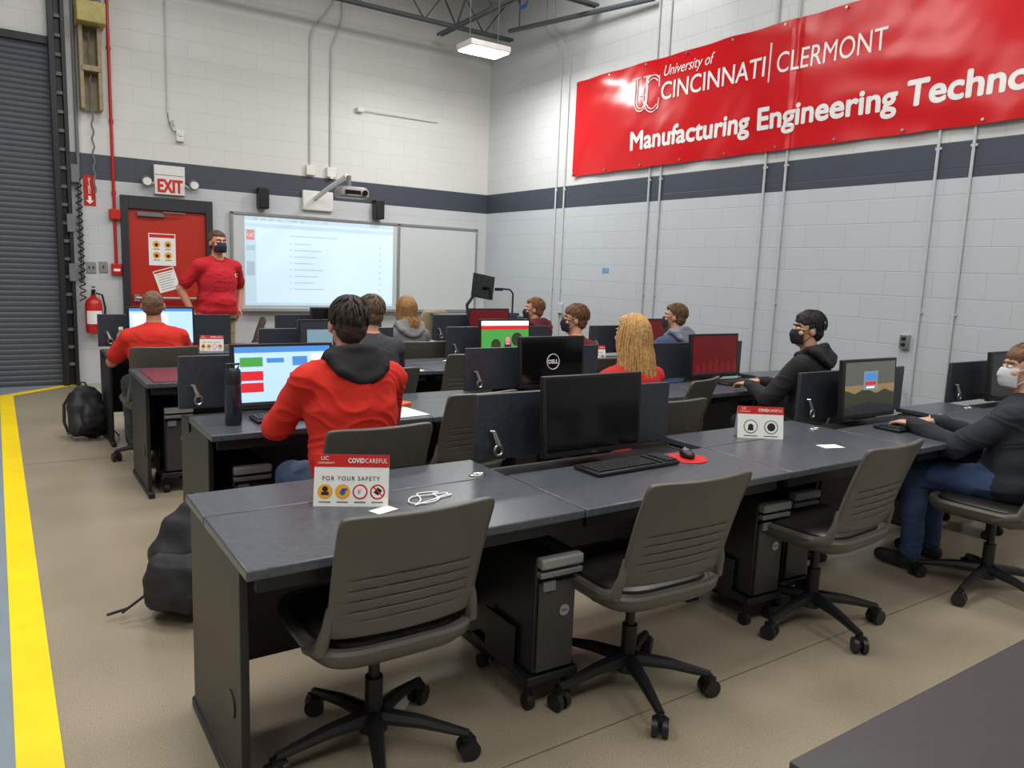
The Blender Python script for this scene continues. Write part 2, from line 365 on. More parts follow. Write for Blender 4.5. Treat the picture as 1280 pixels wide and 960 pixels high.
g=thing("wall_bracket","small white wall bracket arm on upper block wall","bracket",(4.2,YB,3.58))
MB().box((0,-.04,0),(.09,.08,.06)).obj("base",M_white,g,bevel=.006);MB().cyl((.04,-.04,0),(1.2,-.015,-.0),.006).obj("rod",M_conduitw,g)
sp=thing("wall_speaker","small black loudspeaker on the wall beside the screen","speaker",(2.88,YB,2.30),0,"black wall speakers")
MB().box((0,-.08,0),(.13,.14,.26)).obj("cabinet",M_black,sp,bevel=.012)
MB().box((0,-.153,0),(.11,.008,.23)).obj("grille",M_rubber,sp,bevel=.003)
MB().box((0,-.015,.03),(.04,.06,.1)).obj("bracket",M_dkmetal,sp)
dup(sp,(4.47,YB,2.28))
g=thing("whiteboard","large aluminium framed whiteboard fixed to the block wall","whiteboard")
M_wbs=mat("white_board_enamel",(200,206,206),.22,var=.01)
for a,b in((2.52,4.80),(4.83,6.09)): MB().bx(a,b,YB-.03,YB-.0,.9,2.085).obj("writing_surface",M_wbs,g)
mb=MB()
for a in ((2.49,2.52),(4.79,4.83),(6.09,6.12)): mb.bx(a[0],a[1],YB-.045,YB-.001,.88,2.11)
mb.bx(2.49,6.12,YB-.045,YB-.001,2.085,2.12).bx(2.49,6.12,YB-.045,YB-.001,.87,.9)
mb.obj("frame",M_alu,g,bevel=.003)
MB().bx(2.6,6.0,YB-.11,YB-.04,.865,.88).obj("pen_tray",M_alu,g,bevel=.003)
def em(name,rgb,e=1.0): return mat(name,rgb,.4,emit=e,var=.02)
E_bg=em("projected_pale_blue",(194,216,229),.62);E_bar=em("projected_bar",(178,202,216),.58);E_ink=em("projected_ink",(165,188,203),.52);E_red=em("projected_red",(205,130,130),.5);E_grn=em("projected_green",(155,208,178),.58);E_side=em("projected_grey",(165,182,194),.5)
g=thing("projected_screen","bright projected slide with text lines on the whiteboard","projection",(2.66,YB-.034,.94))
mb=MB();W=2.06;Hh=1.13
def R(x0,z0,x1,z1,k,y=-.001):
    mb.cur=k;mb.rect(x0*W,z0*Hh,x1*W,z1*Hh,y)
R(0,0,1,1,0,0);R(0,.955,1,1,1);R(0,.885,1,.93,1);R(0,0,1,.035,1);R(0,.04,.07,.87,1);R(.01,.74,.06,.85,3,-.002);R(.01,.62,.06,.68,2,-.002);R(.01,.34,.06,.5,5,-.002)
R(.28,.80,.60,.810,2)
for i in range(8):
    z=.72-.075*i;mb.cur=4;mb.disc(.285*W,z*Hh,.012,-.002);R(.31,z-.006,.31+.11+.1*((i*37)%10)/10,z+.004,2)
    R(.9,z-.012,.91,z+.012,2)
for x in (.05,.1,.15,.2,.3,.35,.5): R(x,.965,x+.03,.985,2,-.002)
mb.obj("slide",[E_bg,E_bar,E_ink,E_red,E_grn,E_side],g,smooth=False)
text("UC",.065,E_bg,g,(.030,-.004,.875),ext=.0003)
g=thing("projector","white short-throw projector on an arm over the screen","projector")
MB().box((3.62,YB-.025,2.33),(.42,.05,.26)).obj("wall_plate",M_white,g,bevel=.015)
MB().tube([(3.58,YB-.05,2.36),(3.65,YB-.35,2.48),(3.70,9.25,2.60)],.03,10).obj("arm",M_white,g)
MB().cyl((3.70,9.2,2.60),(3.70,9.2,2.46),.03).obj("joint",M_grey,g)
MB().slab([(3.74,9.2,2.33,.18,.13),(3.74,9.2,2.35,.20,.15),(3.74,9.2,2.42,.20,.15),(3.74,9.2,2.46,.17,.13)]).obj("projector_body",M_lgrey,g)
MB().box((3.70,9.06,2.39),(.2,.02,.05)).cyl((3.85,9.10,2.39),(3.85,9.03,2.39),.035).obj("lens_window",M_blackg,g)
def joist(x0,y0,x1,y1,zb,name="ceiling_joist"):
    g=thing(name,"grey steel bar joist with zigzag web under the roof","joist",group="roof bar joists")
    a=V((x0,y0,0));b=V((x1,y1,0));L=(b-a).length;d=(b-a)/L;n=V((-d.y,d.x,0))*.03
    for z in(zb,zb+.6):
        mb=MB()
        for s in(-1,1): mb.cyl(a+n*s+V((0,0,z)),b+n*s+V((0,0,z)),.022,n=6)
        mb.box((a+b)/2+V((0,0,z)),(max(.06,abs(b.x-a.x)*.999),max(.06,abs(b.y-a.y)*.999),.008))
        mb.obj("chord",M_joist,g)
    mb=MB();k=int(L/.45);pts=[]
    for i in range(k+1): pts.append(a+d*(L*i/k)+V((0,0,zb if i%2 else zb+.6)))
    mb.tube(pts,.014,6);mb.obj("web",M_joist,g)
M_joist=mat("grey_primed_steel",(84,92,94),.5)
joist(5.3,9.9,5.3,-3,4.72,"joist_girder")
for y in (9.45,7.6,5.7): joist(-4.8,y,6.2,y,4.72+.0)
def lamp(loc,on=True,lab="square white high-bay light fixture hanging from roof joists"):
    g=thing("ceiling_light",lab,"light fixture",loc,0,"high-bay ceiling lights")
    MB().box((0,0,.06),(.56,.36,.07)).obj("housing",M_white,g,bevel=.01)
    MB().box((0,0,.02),(.52,.32,.02)).obj("diffuser",mat("lit_diffuser",(255,252,245),.4,emit=9),g)
    for x in(-.2,.2): MB().cyl((x,0,.09),(x,0,.9),.004).obj("chain",M_grey,g)
lamp((5.05,8.3,4.1))
g=thing("overhead_conduit","dark conduit hanging on rods under the roof","conduit")
MB().cyl((6.0,9.2,4.75),(6.2,6.6,4.55),.03).obj("pipe",M_joist,g)
MB().cyl((6.02,9.0,4.75),(6.02,9.0,6.0),.008).obj("hanger_rod",M_joist,g);MB().cyl((6.18,6.9,4.57),(6.18,6.9,6.0),.008).obj("hanger_rod",M_joist,g)
g=thing("cable_coil","small coil of blue network cable hung from the joist","cable",(5.33,7.9,4.66))
MB().tube([(0,.09*math.cos(t),.09*math.sin(t)+.002*t) for t in np.linspace(0,19,90)],.008,6).tube([(0,0,.1),(-.02,0,.7),(0,0,1.34)],.008,6).obj("cable",mat("blue_cable",(50,80,150),.5),g)

# right wall items
def cond(y,z0,z1,jog=0):
    g=thing("wall_conduit","light grey painted conduit running up the block wall","conduit",(XR-.014,y,0),0,"painted side wall conduits")
    pts=[(0,0,z0),(0,0,z1)]
    if jog: pts=[(0,0,z0),(0,0,4.35),(0,.06,4.45),(0,.35,4.7),(0,.4,4.8),(0,.4,z1)]
    MB().tube(pts,.0125,8).obj("pipe",M_conduit,g)
    for z in (1.3,2.6): MB().box((.006,0,z),(.012,.05,.02)).obj("strap",M_conduit,g)
for y,z1,j in ((8.35,5.9,1),(8.17,5.9,1),(6.58,5.9,0),(6.40,5.9,0),(4.98,5.9,0),(4.74,5.9,0),(3.32,5.9,0),(3.05,5.9,0)): cond(y,.35,z1,j)
g=thing("wall_outlet","steel electrical outlet box on the side block wall","outlet",(XR-.02,3.41,1.05))
MB().box((0,0,0),(.04,.075,.12)).obj("box",M_alu,g,bevel=.004)
for z in(.025,-.025): MB().box((-.022,0,z),(.006,.035,.03)).obj("socket",M_dkmetal,g)
tag(MB().box((XR-.02,8.12,1.04),(.04,.08,.13)).obj("junction_box",M_conduit,bevel=.005),"light grey outlet box at the base of wall conduits","electrical box")
tag(MB().box((XR-.002,7.27,1.56),(.004,.12,.06)).obj("wall_tag",mat("blue_tag",(110,155,190),.5)),"small blue tag stuck on the side block wall","tag")
# banner
g=thing("banner","large red vinyl university banner with white lettering","banner",(XR-.044,7.98,2.745))
BL=6.9;BH=1.165
def fx(u,v):
    yy=u*BL
    w=.007*math.sin(u*23+2*v)+.004*math.sin(u*47-5*v)
    e=abs(v-.5)*2
    w+=.005*(e**3)*math.sin(yy*9.5)+.007*noise.noise(V((yy*1.6+v*2.0,v*5,0)))+.004*noise.noise(V((yy*5-v*4,v*3,3)))
    w+=.012*max(0,1-abs(yy-3.28)/.05)
    return w
mb=MB()
mb.grid(lambda u,v:(fx(u,v),-u*BL,v*BH-.006*math.cos(u*BL/.62*2*pi)*(1 if v<.02 else (-1 if v>.98 else 0))*.5),330,36)
M_ban=mat("red_vinyl",(198,14,22),.22,var=.03)
mb.obj("fabric",M_ban,g)
RW=(pi/2,0,-pi/2)
M_bt=mat("white_vinyl_print",(232,230,228),.35,var=.01)
def bt(s,size,y,z,**k):
    def fn(c):
        yy=y+c.x;zz=z+c.y
        return V((c.x,c.y,-fx(yy/BL,zz/BH)+.0045+c.z))
    return text(s,size,M_bt,g,(0,-y,z),RW,ext=0,fn=fn,**k)
bt("Manufacturing Engineering Technology",.285,1.07,.215,bold=.009,width=4.70,sp=1.0)
bt("CINCINNATI",.265,1.52,.71,width=1.40,bold=.002)
bt("CLERMONT",.265,3.06,.71,width=1.08)
bt("University of",.16,1.54,.96,shear=.25,width=.72)
MB().box((-.012,-2.99,.82),(.02,.01,.36)).obj("divider",M_bt,g)
mb=MB()
def line(p,r): mb.tube([(fx(a/BL,b/BH)-.004,-a,b) for a,b in p],r,6)
def arcp(cy,cz,ry,rz,a0,a1,n=22): return [(cy+ry*math.cos(t),cz+rz*math.sin(t)) for t in np.linspace(a0,a1,n)]
for d,r in((0,.007),(.036,.007)):
    line([(1.12+d,1.00),(1.12+d,.76)]+arcp(1.22+d*.2,.76,.10-d*.8,.13-d*.8,pi,2*pi)+[(1.32-d*.6,.76),(1.32-d*.6,1.0)],r)
    line(arcp(1.40,.80,.14-d*.9,.20-d,.85,2*pi-.85),r)
line([(1.07,1.0),(1.20,1.0)],.008);line([(1.25,1.0),(1.36,1.0)],.008)
line([(1.49,.98),(1.50,.86)],.008);line([(1.49,.62),(1.50,.74)],.008)
line([(1.20,.80),(1.30,.80)],.006)
mb.obj("emblem",M_bt,g)
gm=MB().cyl((.04,0,0),(-.018,0,0),.012).obj("grommet",M_chrome,g,loc=(0,-.03,.03))
for i in range(12):
    for z in(.03,BH-.03):
        if i==0 and z==.03: continue
        c=gm.copy();col.objects.link(c);c.parent=g;c.location=(0,-.03-i*.62,z)

# ---------------- furniture
def latch(par,x,y):
    MB().tube([(x,y,1.0-.14),(x+.01,y-.01,.92-.06),(x+.03,y-.02,.80)],[.006,.009,.013],8).tube([(x+.03+.018*math.cos(t),y-.022,.782+.022*math.sin(t)) for t in np.linspace(0,2*pi,14)[:-1]],.006,6,closed=True).obj("latch_handle",M_chrome,par)
def desk(x0,x1,y0,open_,label,end=False,last=False):
    w=x1-x0
    g=thing("computer_desk",label,"desk",(x0,y0,0),0,"slate blue classroom computer desks")
    MB().bx(0,w,0,.47,.71,.74).obj("desktop",M_desk,g,bevel=.005)
    if open_:
        MB().bx(0.02,w-.02,.48,.69,.695,.705).bx(0,w,.475,.485,.66,.735).obj("monitor_well",M_dkmetal,g)
        lid=MB().box((w/2,.715,.872),(w,.022,.275)).obj("flip_lid",M_panel,g,bevel=.004)
        latch(lid,.06,.695)
    else:
        lid=MB().bx(0,w,.476,.735,.712,.74).obj("flip_lid",M_desk,g,bevel=.005)
        MB().tube([(w-.1+.03*math.cos(t),.52+.018*math.sin(t),.742) for t in np.linspace(0,2*pi,16)[:-1]],.004,6,closed=True).cyl((w-.1,.52,.739),(w-.1,.52,.7415),.026).obj("finger_pull",M_chrome,lid)
    for k,x in enumerate((.02,w-.02)):
        fr=.10 if (end and k==0) else .52
        MB().bx(x-.012,x+.012,fr,.70,.04,.71).obj("side_panel",M_dkmetal,g,bevel=.004)
        MB().bx(x-.018,x+.018,fr-.06,.72,0,.04).obj("foot",M_dkmetal,g,bevel=.008)
    MB().bx(.035,w-.035,.60,.615,.18,.69).obj("modesty_panel",M_dkmetal,g)
    MB().bx(.035,w-.035,.04,.06,.66,.71).obj("apron",M_dkmetal,g)
    if end: MB().cyl((.004,.2,.28),(.009,.2,.28),.04).obj("cable_port",M_black,g)
    return g
rows=[(1.84,[(.48,1.565,0),(1.57,2.645,1),(2.65,3.655,0),(3.66,4.715,1),(4.72,5.295,0),(5.30,6.25,1)]),
      (3.42,[(.75,1.845,1),(1.85,2.445,0),(2.45,3.545,1),(3.55,3.995,0),(4.0,5.095,1),(5.1,6.2,0)]),
      (5.02,[(.73,1.6,0),(1.605,2.7,1),(2.705,3.195,0),(3.2,4.3,1),(4.305,4.795,0),(4.8,5.9,1)]),
      (6.58,[(.70,1.79,1),(1.795,2.195,0),(2.2,3.3,1),(3.305,3.895,0),(3.9,5.0,1),(5.005,5.9,0)]),
      (8.25,[(2.55,3.6,0)])]
for y0,us in rows:
    for i,(a,b,op) in enumerate(us):
        desk(a,b,y0,op,("slate blue computer desk with raised flip-up lid panel" if op else "slate blue computer desk with closed flush lid"),i==0)
tag(MB().box((.98,5.36,.7435),(.40,.62,.005)).obj("desk_tone",mat("maroon_tone",(112,46,58),.4),bevel=.002),"thin maroon sheet added over the desk end","desk mat")  # thin maroon sheet added to give this desk end its reddish tone
g=thing("work_table","charcoal laminate table with black steel legs","table",(1.02,-.25,0))
MB().bx(0,2.4,0,.915,.71,.74).obj("tabletop",M_table,g,bevel=.004)
for x in(.06,2.34):
    for y in(.06,.85): MB().bx(x-.025,x+.025,y-.025,y+.025,0,.71).obj("leg",M_dkmetal,g)

def chair_master():
    g=thing("swivel_chair","grey plastic swivel chair with ribbed back on casters","chair",(0,0,0),0,"grey swivel chairs")
    MB().slab([(0,.01,.395,.16,.16),(0,.01,.408,.225,.215),(0,.01,.435,.250,.242),(0,.01,.462,.256,.246),(0,.01,.472,.250,.240),(0,.01,.472,.232,.222),(0,.01,.462,.225,.215)],44,4.5).obj("seat_shell",M_chair,g)
    MB().slab([(0,.01,.455,.222,.212),(0,.01,.476,.218,.208),(0,.01,.486,.20,.19),(0,.01,.480,.12,.11)],40,4).obj("seat",M_cush,g)
    def bk(u,v):
        U=2*u-1;vv=2*v-1
        wv=.228*(1-abs(vv)**16*.05)*(.975+.025*v)
        x=U*wv
        z=.505+.37*v-.006*abs(U)**8*vv*abs(vv)+.004*U*U*v
        y=-.215-.085*v-.03*v*v+.030*U*U
        if abs(U)<.80 and .12<v<.58:
            zc=v+.035*U*U
            k=(zc-.14)/.46*5; s=abs((k%1)-.5)*2
            e=min(1,(.80-abs(U))*10)*min(1,(v-.12)*25)*min(1,(.58-v)*25)
            y+=.012*max(0,(s-.62)/.38)*e
        return (x,y,z)
    MB().grid(bk,32,96).obj("backrest",M_chair,g,solid=.016)
    for s in(-1,1):
        MB().tube([(s*.216,-.20,.60),(s*.224,-.198,.54),(s*.234,-.18,.475),(s*.232,-.08,.437),(s*.20,0,.425)],[.009,.015,.022,.022,.016],10).obj("back_support",M_chair,g)
    MB().box((0,0,.385),(.16,.22,.04)).obj("tilt_mechanism",M_dkmetal,g,bevel=.008)
    MB().cyl((0,0,.10),(0,0,.25),.028).cyl((0,0,.25),(0,0,.39),.018).obj("gas_post",M_dkmetal,g)
    base=MB();base.cyl((0,0,.075),(0,0,.14),.045,.035,18)
    for k in range(5):
        t=2*pi*k/5+.62;c,s_=math.cos(t),math.sin(t)
        base.tube([(c*.03,s_*.03,.118),(c*.15,s_*.15,.108),(c*.30,s_*.30,.078)],[.028,.022,.014],8)
    b=base.obj("star_base",M_black,g)
    for k in range(5):
        t=2*pi*k/5+.62;c,s_=math.cos(t),math.sin(t);x,y=c*.30,s_*.30
        a=t+.9*k;dx,dy=-math.sin(a),math.cos(a)
        MB().cyl((x-dx*.028,y-dy*.028,.032),(x-dx*.008,y-dy*.008,.032),.032,n=18).cyl((x+dx*.008,y+dy*.008,.032),(x+dx*.028,y+dy*.028,.032),.032,n=18).cyl((x-dx*.012,y-dy*.012,.032),(x+dx*.012,y+dy*.012,.032),.014,n=10).cyl((x,y,.03),(x,y,.08),.010).box((x,y,.06),(.034,.034,.02)).obj("caster",M_black,b)
    return g
chA=chair_master();chA.location=(.91,2.03,0);chA.rotation_euler=(0,0,-.01)
chairs=[(1.855,1.90,-.04),(2.96,1.90,.06),(4.06,1.66,.08),(1.24,3.02,0),(2.05,3.60,.1),(2.90,3.03,0),(3.62,3.55,.35),(4.46,3.02,.2),(2.0,4.62,0),(2.98,5.2,0),(3.87,4.7,0),(5.03,4.7,0),(.98,6.15,0),(3.06,6.15,0),(4.60,6.25,0),(2.2,8.75,1.4)]
for x,y,r in chairs: dup(chA,(x,y,0),r)

E_win=[em("screen_white",(235,240,245),.75),em("screen_blue",(70,130,200),.7),em("screen_red",(200,40,45),.7),em("screen_green",(70,150,70),.7),em("screen_dark",(40,44,48),.4),em("screen_pink",(225,120,150),.7),em("screen_sky",(120,150,165),.5),em("screen_paleblue",(170,205,235),.8)]
E_dr=em("screen_deep_red",(96,12,16),.35);E_dr2=em("screen_bright_red",(122,26,26),.3);E_hill=em("screen_dusk_hills",(58,60,44),.4);E_sky2=em("screen_dusk_sky",(98,98,92),.45)
E_sun=em("screen_dusk_glow",(150,124,86),.5)
SCR=[M_glass,M_blk_ink]+E_win+[E_dr,E_dr2,E_hill,E_sky2,E_sun]
def monitor(x,y,kind,label,rz=0,tilt=-.06,zb=.745,w=.53,h=.335):
    g=thing("monitor",label,"monitor",(x,y,zb),rz)
    R=(tilt,0,0)
    c=MB().box((0,.022,h/2+.012),(w,.03,h)).slab([(0,.045,0.08,.14,.018),(0,.05,.26,.12,.018)],16).obj("casing",M_black,g,rot=R,bevel=.004)
    mb=MB();w2=w-.036;h2=h-.04;x0=-w2/2;z0=.012+.024
    def Rr(a,b,c_,d,k,y=0.0055):
        mb.cur=k;mb.rect(x0+a*w2,z0+b*h2,x0+c_*w2,z0+d*h2,y)
    if kind=='off' or kind=='logo': Rr(0,0,1,1,0)
    elif kind=='white':
        Rr(0,0,1,1,9);Rr(0,.9,1,1,3,.005)
        Rr(.05,.66,.28,.82,5,.005);Rr(.32,.66,.55,.82,9,.005);Rr(.32,.72,.5,.8,3,.0045);Rr(.59,.66,.75,.82,3,.005);Rr(.05,.42,.28,.58,4,.005);Rr(.05,.22,.28,.38,4,.005);Rr(.8,.1,.97,.86,2,.005);Rr(0,0,1,.05,6,.005)
    elif kind=='red':
        Rr(0,0,1,1,10);Rr(0,0,1,.05,6,.0045)
        mb.cur=11
        for q in range(7):
            xx=x0+w2*(.05+.14*q);hh=h2*(.25+.12*((q*5)%4)/3);mb.add([(xx,.005,z0+h2*.05),(xx+w2*.12,.005,z0+h2*.05),(xx+w2*.10,.005,z0+hh),(xx+w2*.05,.005,z0+hh*1.25),(xx+.01,.005,z0+hh*.9)],[(0,1,2,3,4)])
    elif kind=='web':
        Rr(0,0,1,1,5);Rr(0,.86,1,1,2,.005);Rr(0,.74,1,.86,4,.005);mb.cur=12;mb.disc(x0+.3*w2,z0+.3*h2,.05,.0048);mb.disc(x0+.75*w2,z0+.45*h2,.06,.0048);mb.cur=7;mb.disc(x0+.55*w2,z0+.45*h2,.022,.0046);Rr(.48,.05,.62,.36,6,.0046);Rr(.50,.3,.6,.36,7,.0044)
    elif kind=='login':
        Rr(0,0,1,1,13);Rr(0,.40,1,.56,14,.0052);mb.cur=12
        def P2(a,b,y=.005): return (x0+a*w2,y,z0+b*h2)
        mb.add([P2(0,0),P2(1,0),P2(1,.36),P2(.8,.46),P2(.62,.38),P2(.4,.50),P2(.2,.40),P2(0,.48)],[tuple(range(8))])
        mb.cur=6;mb.add([P2(0,0,.0048),P2(1,0,.0048),P2(1,.12,.0048),P2(.5,.22,.0048),P2(0,.16,.0048)],[(0,1,2,3,4)])
        Rr(.36,.46,.64,.82,8,.0045);Rr(.39,.64,.61,.78,3,.004);Rr(.39,.55,.61,.62,4,.004);Rr(.42,.49,.58,.525,2,.004)
    elif kind=='blue':
        Rr(0,0,1,1,9);Rr(.05,.1,.6,.85,2,.005);Rr(0,.92,1,1,3,.005)
    elif kind=='dark': Rr(0,0,1,1,6);Rr(.1,.4,.5,.8,8,.005)
    mb.obj("screen",SCR,c,smooth=False)
    if kind=='logo':
        MB().tube([(.05*math.cos(t),0.004,.012+h/2+.05*math.sin(t)) for t in np.linspace(0,2*pi,30)[:-1]],.003,6,closed=True).obj("logo_ring",M_white,c)
        text("DELL",.036,M_white,c,(0,.004,h/2),al='CENTER',bold=.0012)
    elif h>.3: text("DELL",.012,M_grey,c,(0,.0055,.017),al='CENTER',ext=.0002)
    MB().box((0,.085,.006),(.22,.12,.012)).cyl((0,.09,.01),(0,.075,.2),.018).obj("stand",M_black,g,bevel=.003)
    return g
monitor(2.06,2.38,'off',"black monitor with dark screen standing on near desk")
monitor(4.10,2.38,'login',"black monitor showing a dusk wallpaper with login box")
monitor(5.80,2.38,'off',"black monitor with dark screen beside the wall")
monitor(1.22,3.86,'white',"monitor showing bright web page with coloured tiles",tilt=-.12)
monitor(3.03,3.96,'logo',"black monitor with round maker emblem and letters")
monitor(4.56,3.92,'red',"monitor with red wallpaper on the desk")
monitor(2.1,5.5,'dark',"monitor with dark screen on the desk")
monitor(3.67,5.5,'web',"monitor showing colourful web page with green photo")
monitor(5.35,5.5,'red',"monitor with red wallpaper on the desk")
monitor(1.16,7.02,'blue',"monitor with pale blue screen on the desk")
monitor(2.75,7.08,'off',"black monitor with dark screen on the desk")
monitor(4.50,7.08,'red',"monitor with red wallpaper on the desk")

kb=thing("keyboard","black full-size computer keyboard on the desk","keyboard",(2.08,2.20,.741),.03,"black keyboards")
MB().box((0,0,.009),(.45,.15,.016)).obj("case",M_black,kb,bevel=.005)
mb=MB()
for r in range(5):
    for c in range(21):
        if c in(15,17) : continue
        mb.box((-.208+c*.0208,-.055+r*.0235,.020),(.017,.018,.008))
o=mb.obj("keycaps",mat("keycap_black",(44,45,48),.5),kb,smooth=False);o["kind"]="stuff"
for x,y in((4.12,2.16),(1.22,3.66),(4.6,3.7),(2.98,3.7),(3.67,5.25),(1.16,6.8),(5.35,5.25),(5.8,2.15),(2.95,8.45)): dup(kb,(x,y,.741),random.uniform(-.05,.05))
ms=thing("computer_mouse","black optical mouse resting on the desk","mouse",(2.42,2.20,.745),-.4,"computer mice")
MB().ell((0,0,.012),(.03,.052,.022)).obj("shell",M_black,ms)
MB().ell((0,0.01,.022),(.02,.03,.0135)).obj("palm_rest",M_grey,ms)
MB().cyl((-.004,.03,.028),(.004,.03,.028),.008).obj("wheel",M_grey,ms)
tag(MB().lathe([(.085,0),(.087,.002),(.085,.004)],(2.41,2.19,.7405),n=32).obj("mouse_pad",M_red),"round red mouse pad on the desk","mouse pad")
for x,y in((4.55,2.2),(4.98,3.68),(1.6,3.7)): dup(ms,(x,y,.742),-.2)

tw=thing("computer_tower","black desktop computer tower in wheeled holder under desk","computer",(1.535,1.93,0),-.04,"black computer towers")
MB().box((0,.20,.35),(.17,.38,.42)).obj("case",M_black,tw,bevel=.008)
def mesh_mat():
    m=bpy.data.materials.new("perforated_black_metal");m.use_nodes=True;nt=m.node_tree;n=nt.nodes;l=nt.links;p=n["Principled BSDF"]
    tc=n.new("ShaderNodeTexCoord");v=n.new("ShaderNodeTexVoronoi");v.inputs["Scale"].default_value=120;v.inputs["Randomness"].default_value=0
    l.new(tc.outputs["Object"],v.inputs["Vector"]);cr=n.new("ShaderNodeValToRGB");e=cr.color_ramp.elements
    e[0].position=.36;e[0].color=(.004,.004,.005,1);e[1].position=.46;e[1].color=S(66,66,66)+[1]
    l.new(v.outputs["Distance"],cr.inputs[0]);l.new(cr.outputs[0],p.inputs["Base Color"]);p.inputs["Roughness"].default_value=.4;return m
M_mesh=mesh_mat()
MB().box((.0,.004,.31),(.15,.012,.32)).obj("front_grille",M_mesh,tw,bevel=.003)
MB().box((0.0,-.010,.545),(.172,.04,.038)).obj("handle",M_lgrey,tw,bevel=.008)
MB().box((0,-.010,.505),(.172,.03,.02)).obj("front_bezel",M_grey,tw,bevel=.004)
MB().box((-.04,-.006,.46),(.05,.012,.035)).obj("drive_slot",M_grey,tw,bevel=.002)
MB().cyl((.03,-.002,.36),(.03,-.006,.36),.020,n=20).obj("badge",M_alu,tw)
text("DELL",.013,M_black,tw,(.03,-.0065,.356),al='CENTER',ext=.0002)
MB().box((0,.20,.12),(.21,.40,.03)).box((-.1,.20,.2),(.008,.2,.16)).box((.1,.20,.2),(.008,.2,.16)).obj("holder",M_dkmetal,tw,bevel=.004)
for x in(-.075,.075):
    for y in(.04,.36): MB().cyl((x-.014,y,.027),(x+.014,y,.027),.027).cyl((x,y,.03),(x,y,.11),.010).obj("caster",M_rubber,tw)
for x,y,r in((2.74,1.98,-.06),(3.02,2.03,-.06),(.95,3.52,0),(.93,5.14,0),(5.0,2.0,0),(2.55,3.56,0)): dup(tw,(x,y,0),r)

def tent(x,y,rz,s=1.0,label="red and white folded safety tent card on desk",two=False):
    g=thing("tent_card",label,"card",(x,y,.7405),rz,"safety tent cards");g.scale=(s,s,s)
    t=-.22;w=.235;h=.165
    mb=MB();mb.rect(-w/2,0,w/2,h,0);mb.cur=1;mb.rect(-w/2,h-.040,w/2,h,-.0006)
    if two:
        for x2 in(-.05,.055):
            mb.cur=5;mb.disc(x2,.060,.036,-.0006,28);mb.cur=0;mb.disc(x2,.060,.031,-.001,28)
        mb.cur=3;mb.disc(-.05,.060,.014,-.0014);mb.rect(-.064,.040,-.036,.054,-.0014);mb.disc(.055,.060,.021,-.0014)
        for x2 in(-.05,.055): mb.cur=5;mb.rect(x2-.035,.010,x2+.035,.015,-.0006)
    else:
        for i,k in enumerate((2,2,1,1)):
            mb.cur=k;mb.disc(-.082+.055*i,.047,.024,-.0006);mb.cur=2 if i<2 else 0;mb.disc(-.082+.055*i,.047,.019,-.001)
        mb.cur=3
        mb.disc(-.082,.055,.009,-.0014);mb.rect(-.094,.036,-.070,.046,-.0014)
        mb.cur=4;mb.disc(-.027,.045,.009,-.0014);mb.rect(-.030,.05,-.012,.058,-.0014);mb.cur=3
        mb.add([(.07,-.0014,.045),(.085,-.0014,.036),(.098,-.0014,.052),(.083,-.0014,.062)],[(0,1,2,3)])
        for i in range(4): mb.cur=5;mb.rect(-.100+.055*i,.012,-.064+.055*i,.016,-.0006)
        mb.cur=1;mb.add([(.066,-.0018,.064),(.069,-.0018,.067),(.099,-.0018,.037),(.096,-.0018,.034)],[(0,3,2,1)])
    face=mb.obj("front_leaf",[M_paper,M_red,M_orange,M_blk_ink,M_bluep,M_grey],g,loc=(0,-.045,0),rot=(t,0,0),smooth=False)
    MB().rect(-w/2,0,w/2,h,0).obj("back_leaf",M_paper,g,loc=(0,.028,0),rot=(-t,0,0),smooth=False)
    text("COVID",.021,M_paper,face,(-.012,-.0012,h-.026),ext=.0002,width=.050,sp=1.1,bold=.0006)
    text("CAREFUL",.021,M_paper,face,(.041,-.0012,h-.026),ext=.0002,width=.070,sp=1.1)
    if not two:
        text("FOR YOUR SAFETY",.019,M_blk_ink,face,(-.092,-.0012,.083),ext=.0002,width=.180,sp=1.25)
        text("6'",.020,M_red,face,(.020,-.0014,.041),ext=.0002)
    text("UC",.018,M_paper,face,(-.098,-.0012,h-.018),ext=.0002);text("CINCINNATI",.009,M_paper,face,(-.107,-.0012,h-.030),ext=.0002)
tent(.925,2.25,-.50)
tent(3.09,2.36,-.62,s=.95,two=True,label="white tent card with red header and two dark round icons")
tent(3.62,3.76,-.3,s=.85);tent(1.5,6.75,-.3,s=.8);tent(3.45,6.8,-.2,s=.8);tent(4.42,5.2,-.3,s=.85)
def paper(x,y,w,h,rz,label="small white paper slip lying on the desk"):
    tag(MB().box((0,0,0),(w,h,.001)).obj("paper_slip",M_paper,loc=(x,y,.7415),rot=(0,0,rz),smooth=False),label,"paper")
paper(.98,2.13,.08,.05,.3);paper(3.24,2.06,.11,.07,-.3);paper(2.5,5.15,.22,.28,.3,"white sheet of paper on the desk");paper(1.75,3.6,.2,.25,.1,"white sheet of paper on the desk")
tag(MB().slab([(0,0,0,.09,.12),(0,0,.015,.09,.12)],e=8).obj("notebook",mat("orange_cover",(215,95,30),.5),loc=(1.78,3.85,.741),rot=(0,0,.4)),"orange covered notebook on the desk","notebook")
pts=[(1.17+.085*math.cos(t)*(.75+.25*math.sin(t*.7))+.015*math.sin(3*t),2.17+.045*math.sin(t*1.1)+.014*math.cos(2.3*t)+.004*t*math.sin(t*.3),.744) for t in np.linspace(0,14,120)]
tag(MB().tube(pts,.0024,6).obj("earphone_cable",M_paper),"tangled white earphone cable on the desk","cable")
tag(MB().bx(2.90,3.0,3.86,3.90,.741,.79).obj("sticky_note_pad",mat("pink_paper",(235,40,150),.6)),"small pink sticky pad below the monitor","sticky notes")
g=thing("water_bottle","dark translucent tall water bottle on the desk","bottle",(.895,3.62,.741))
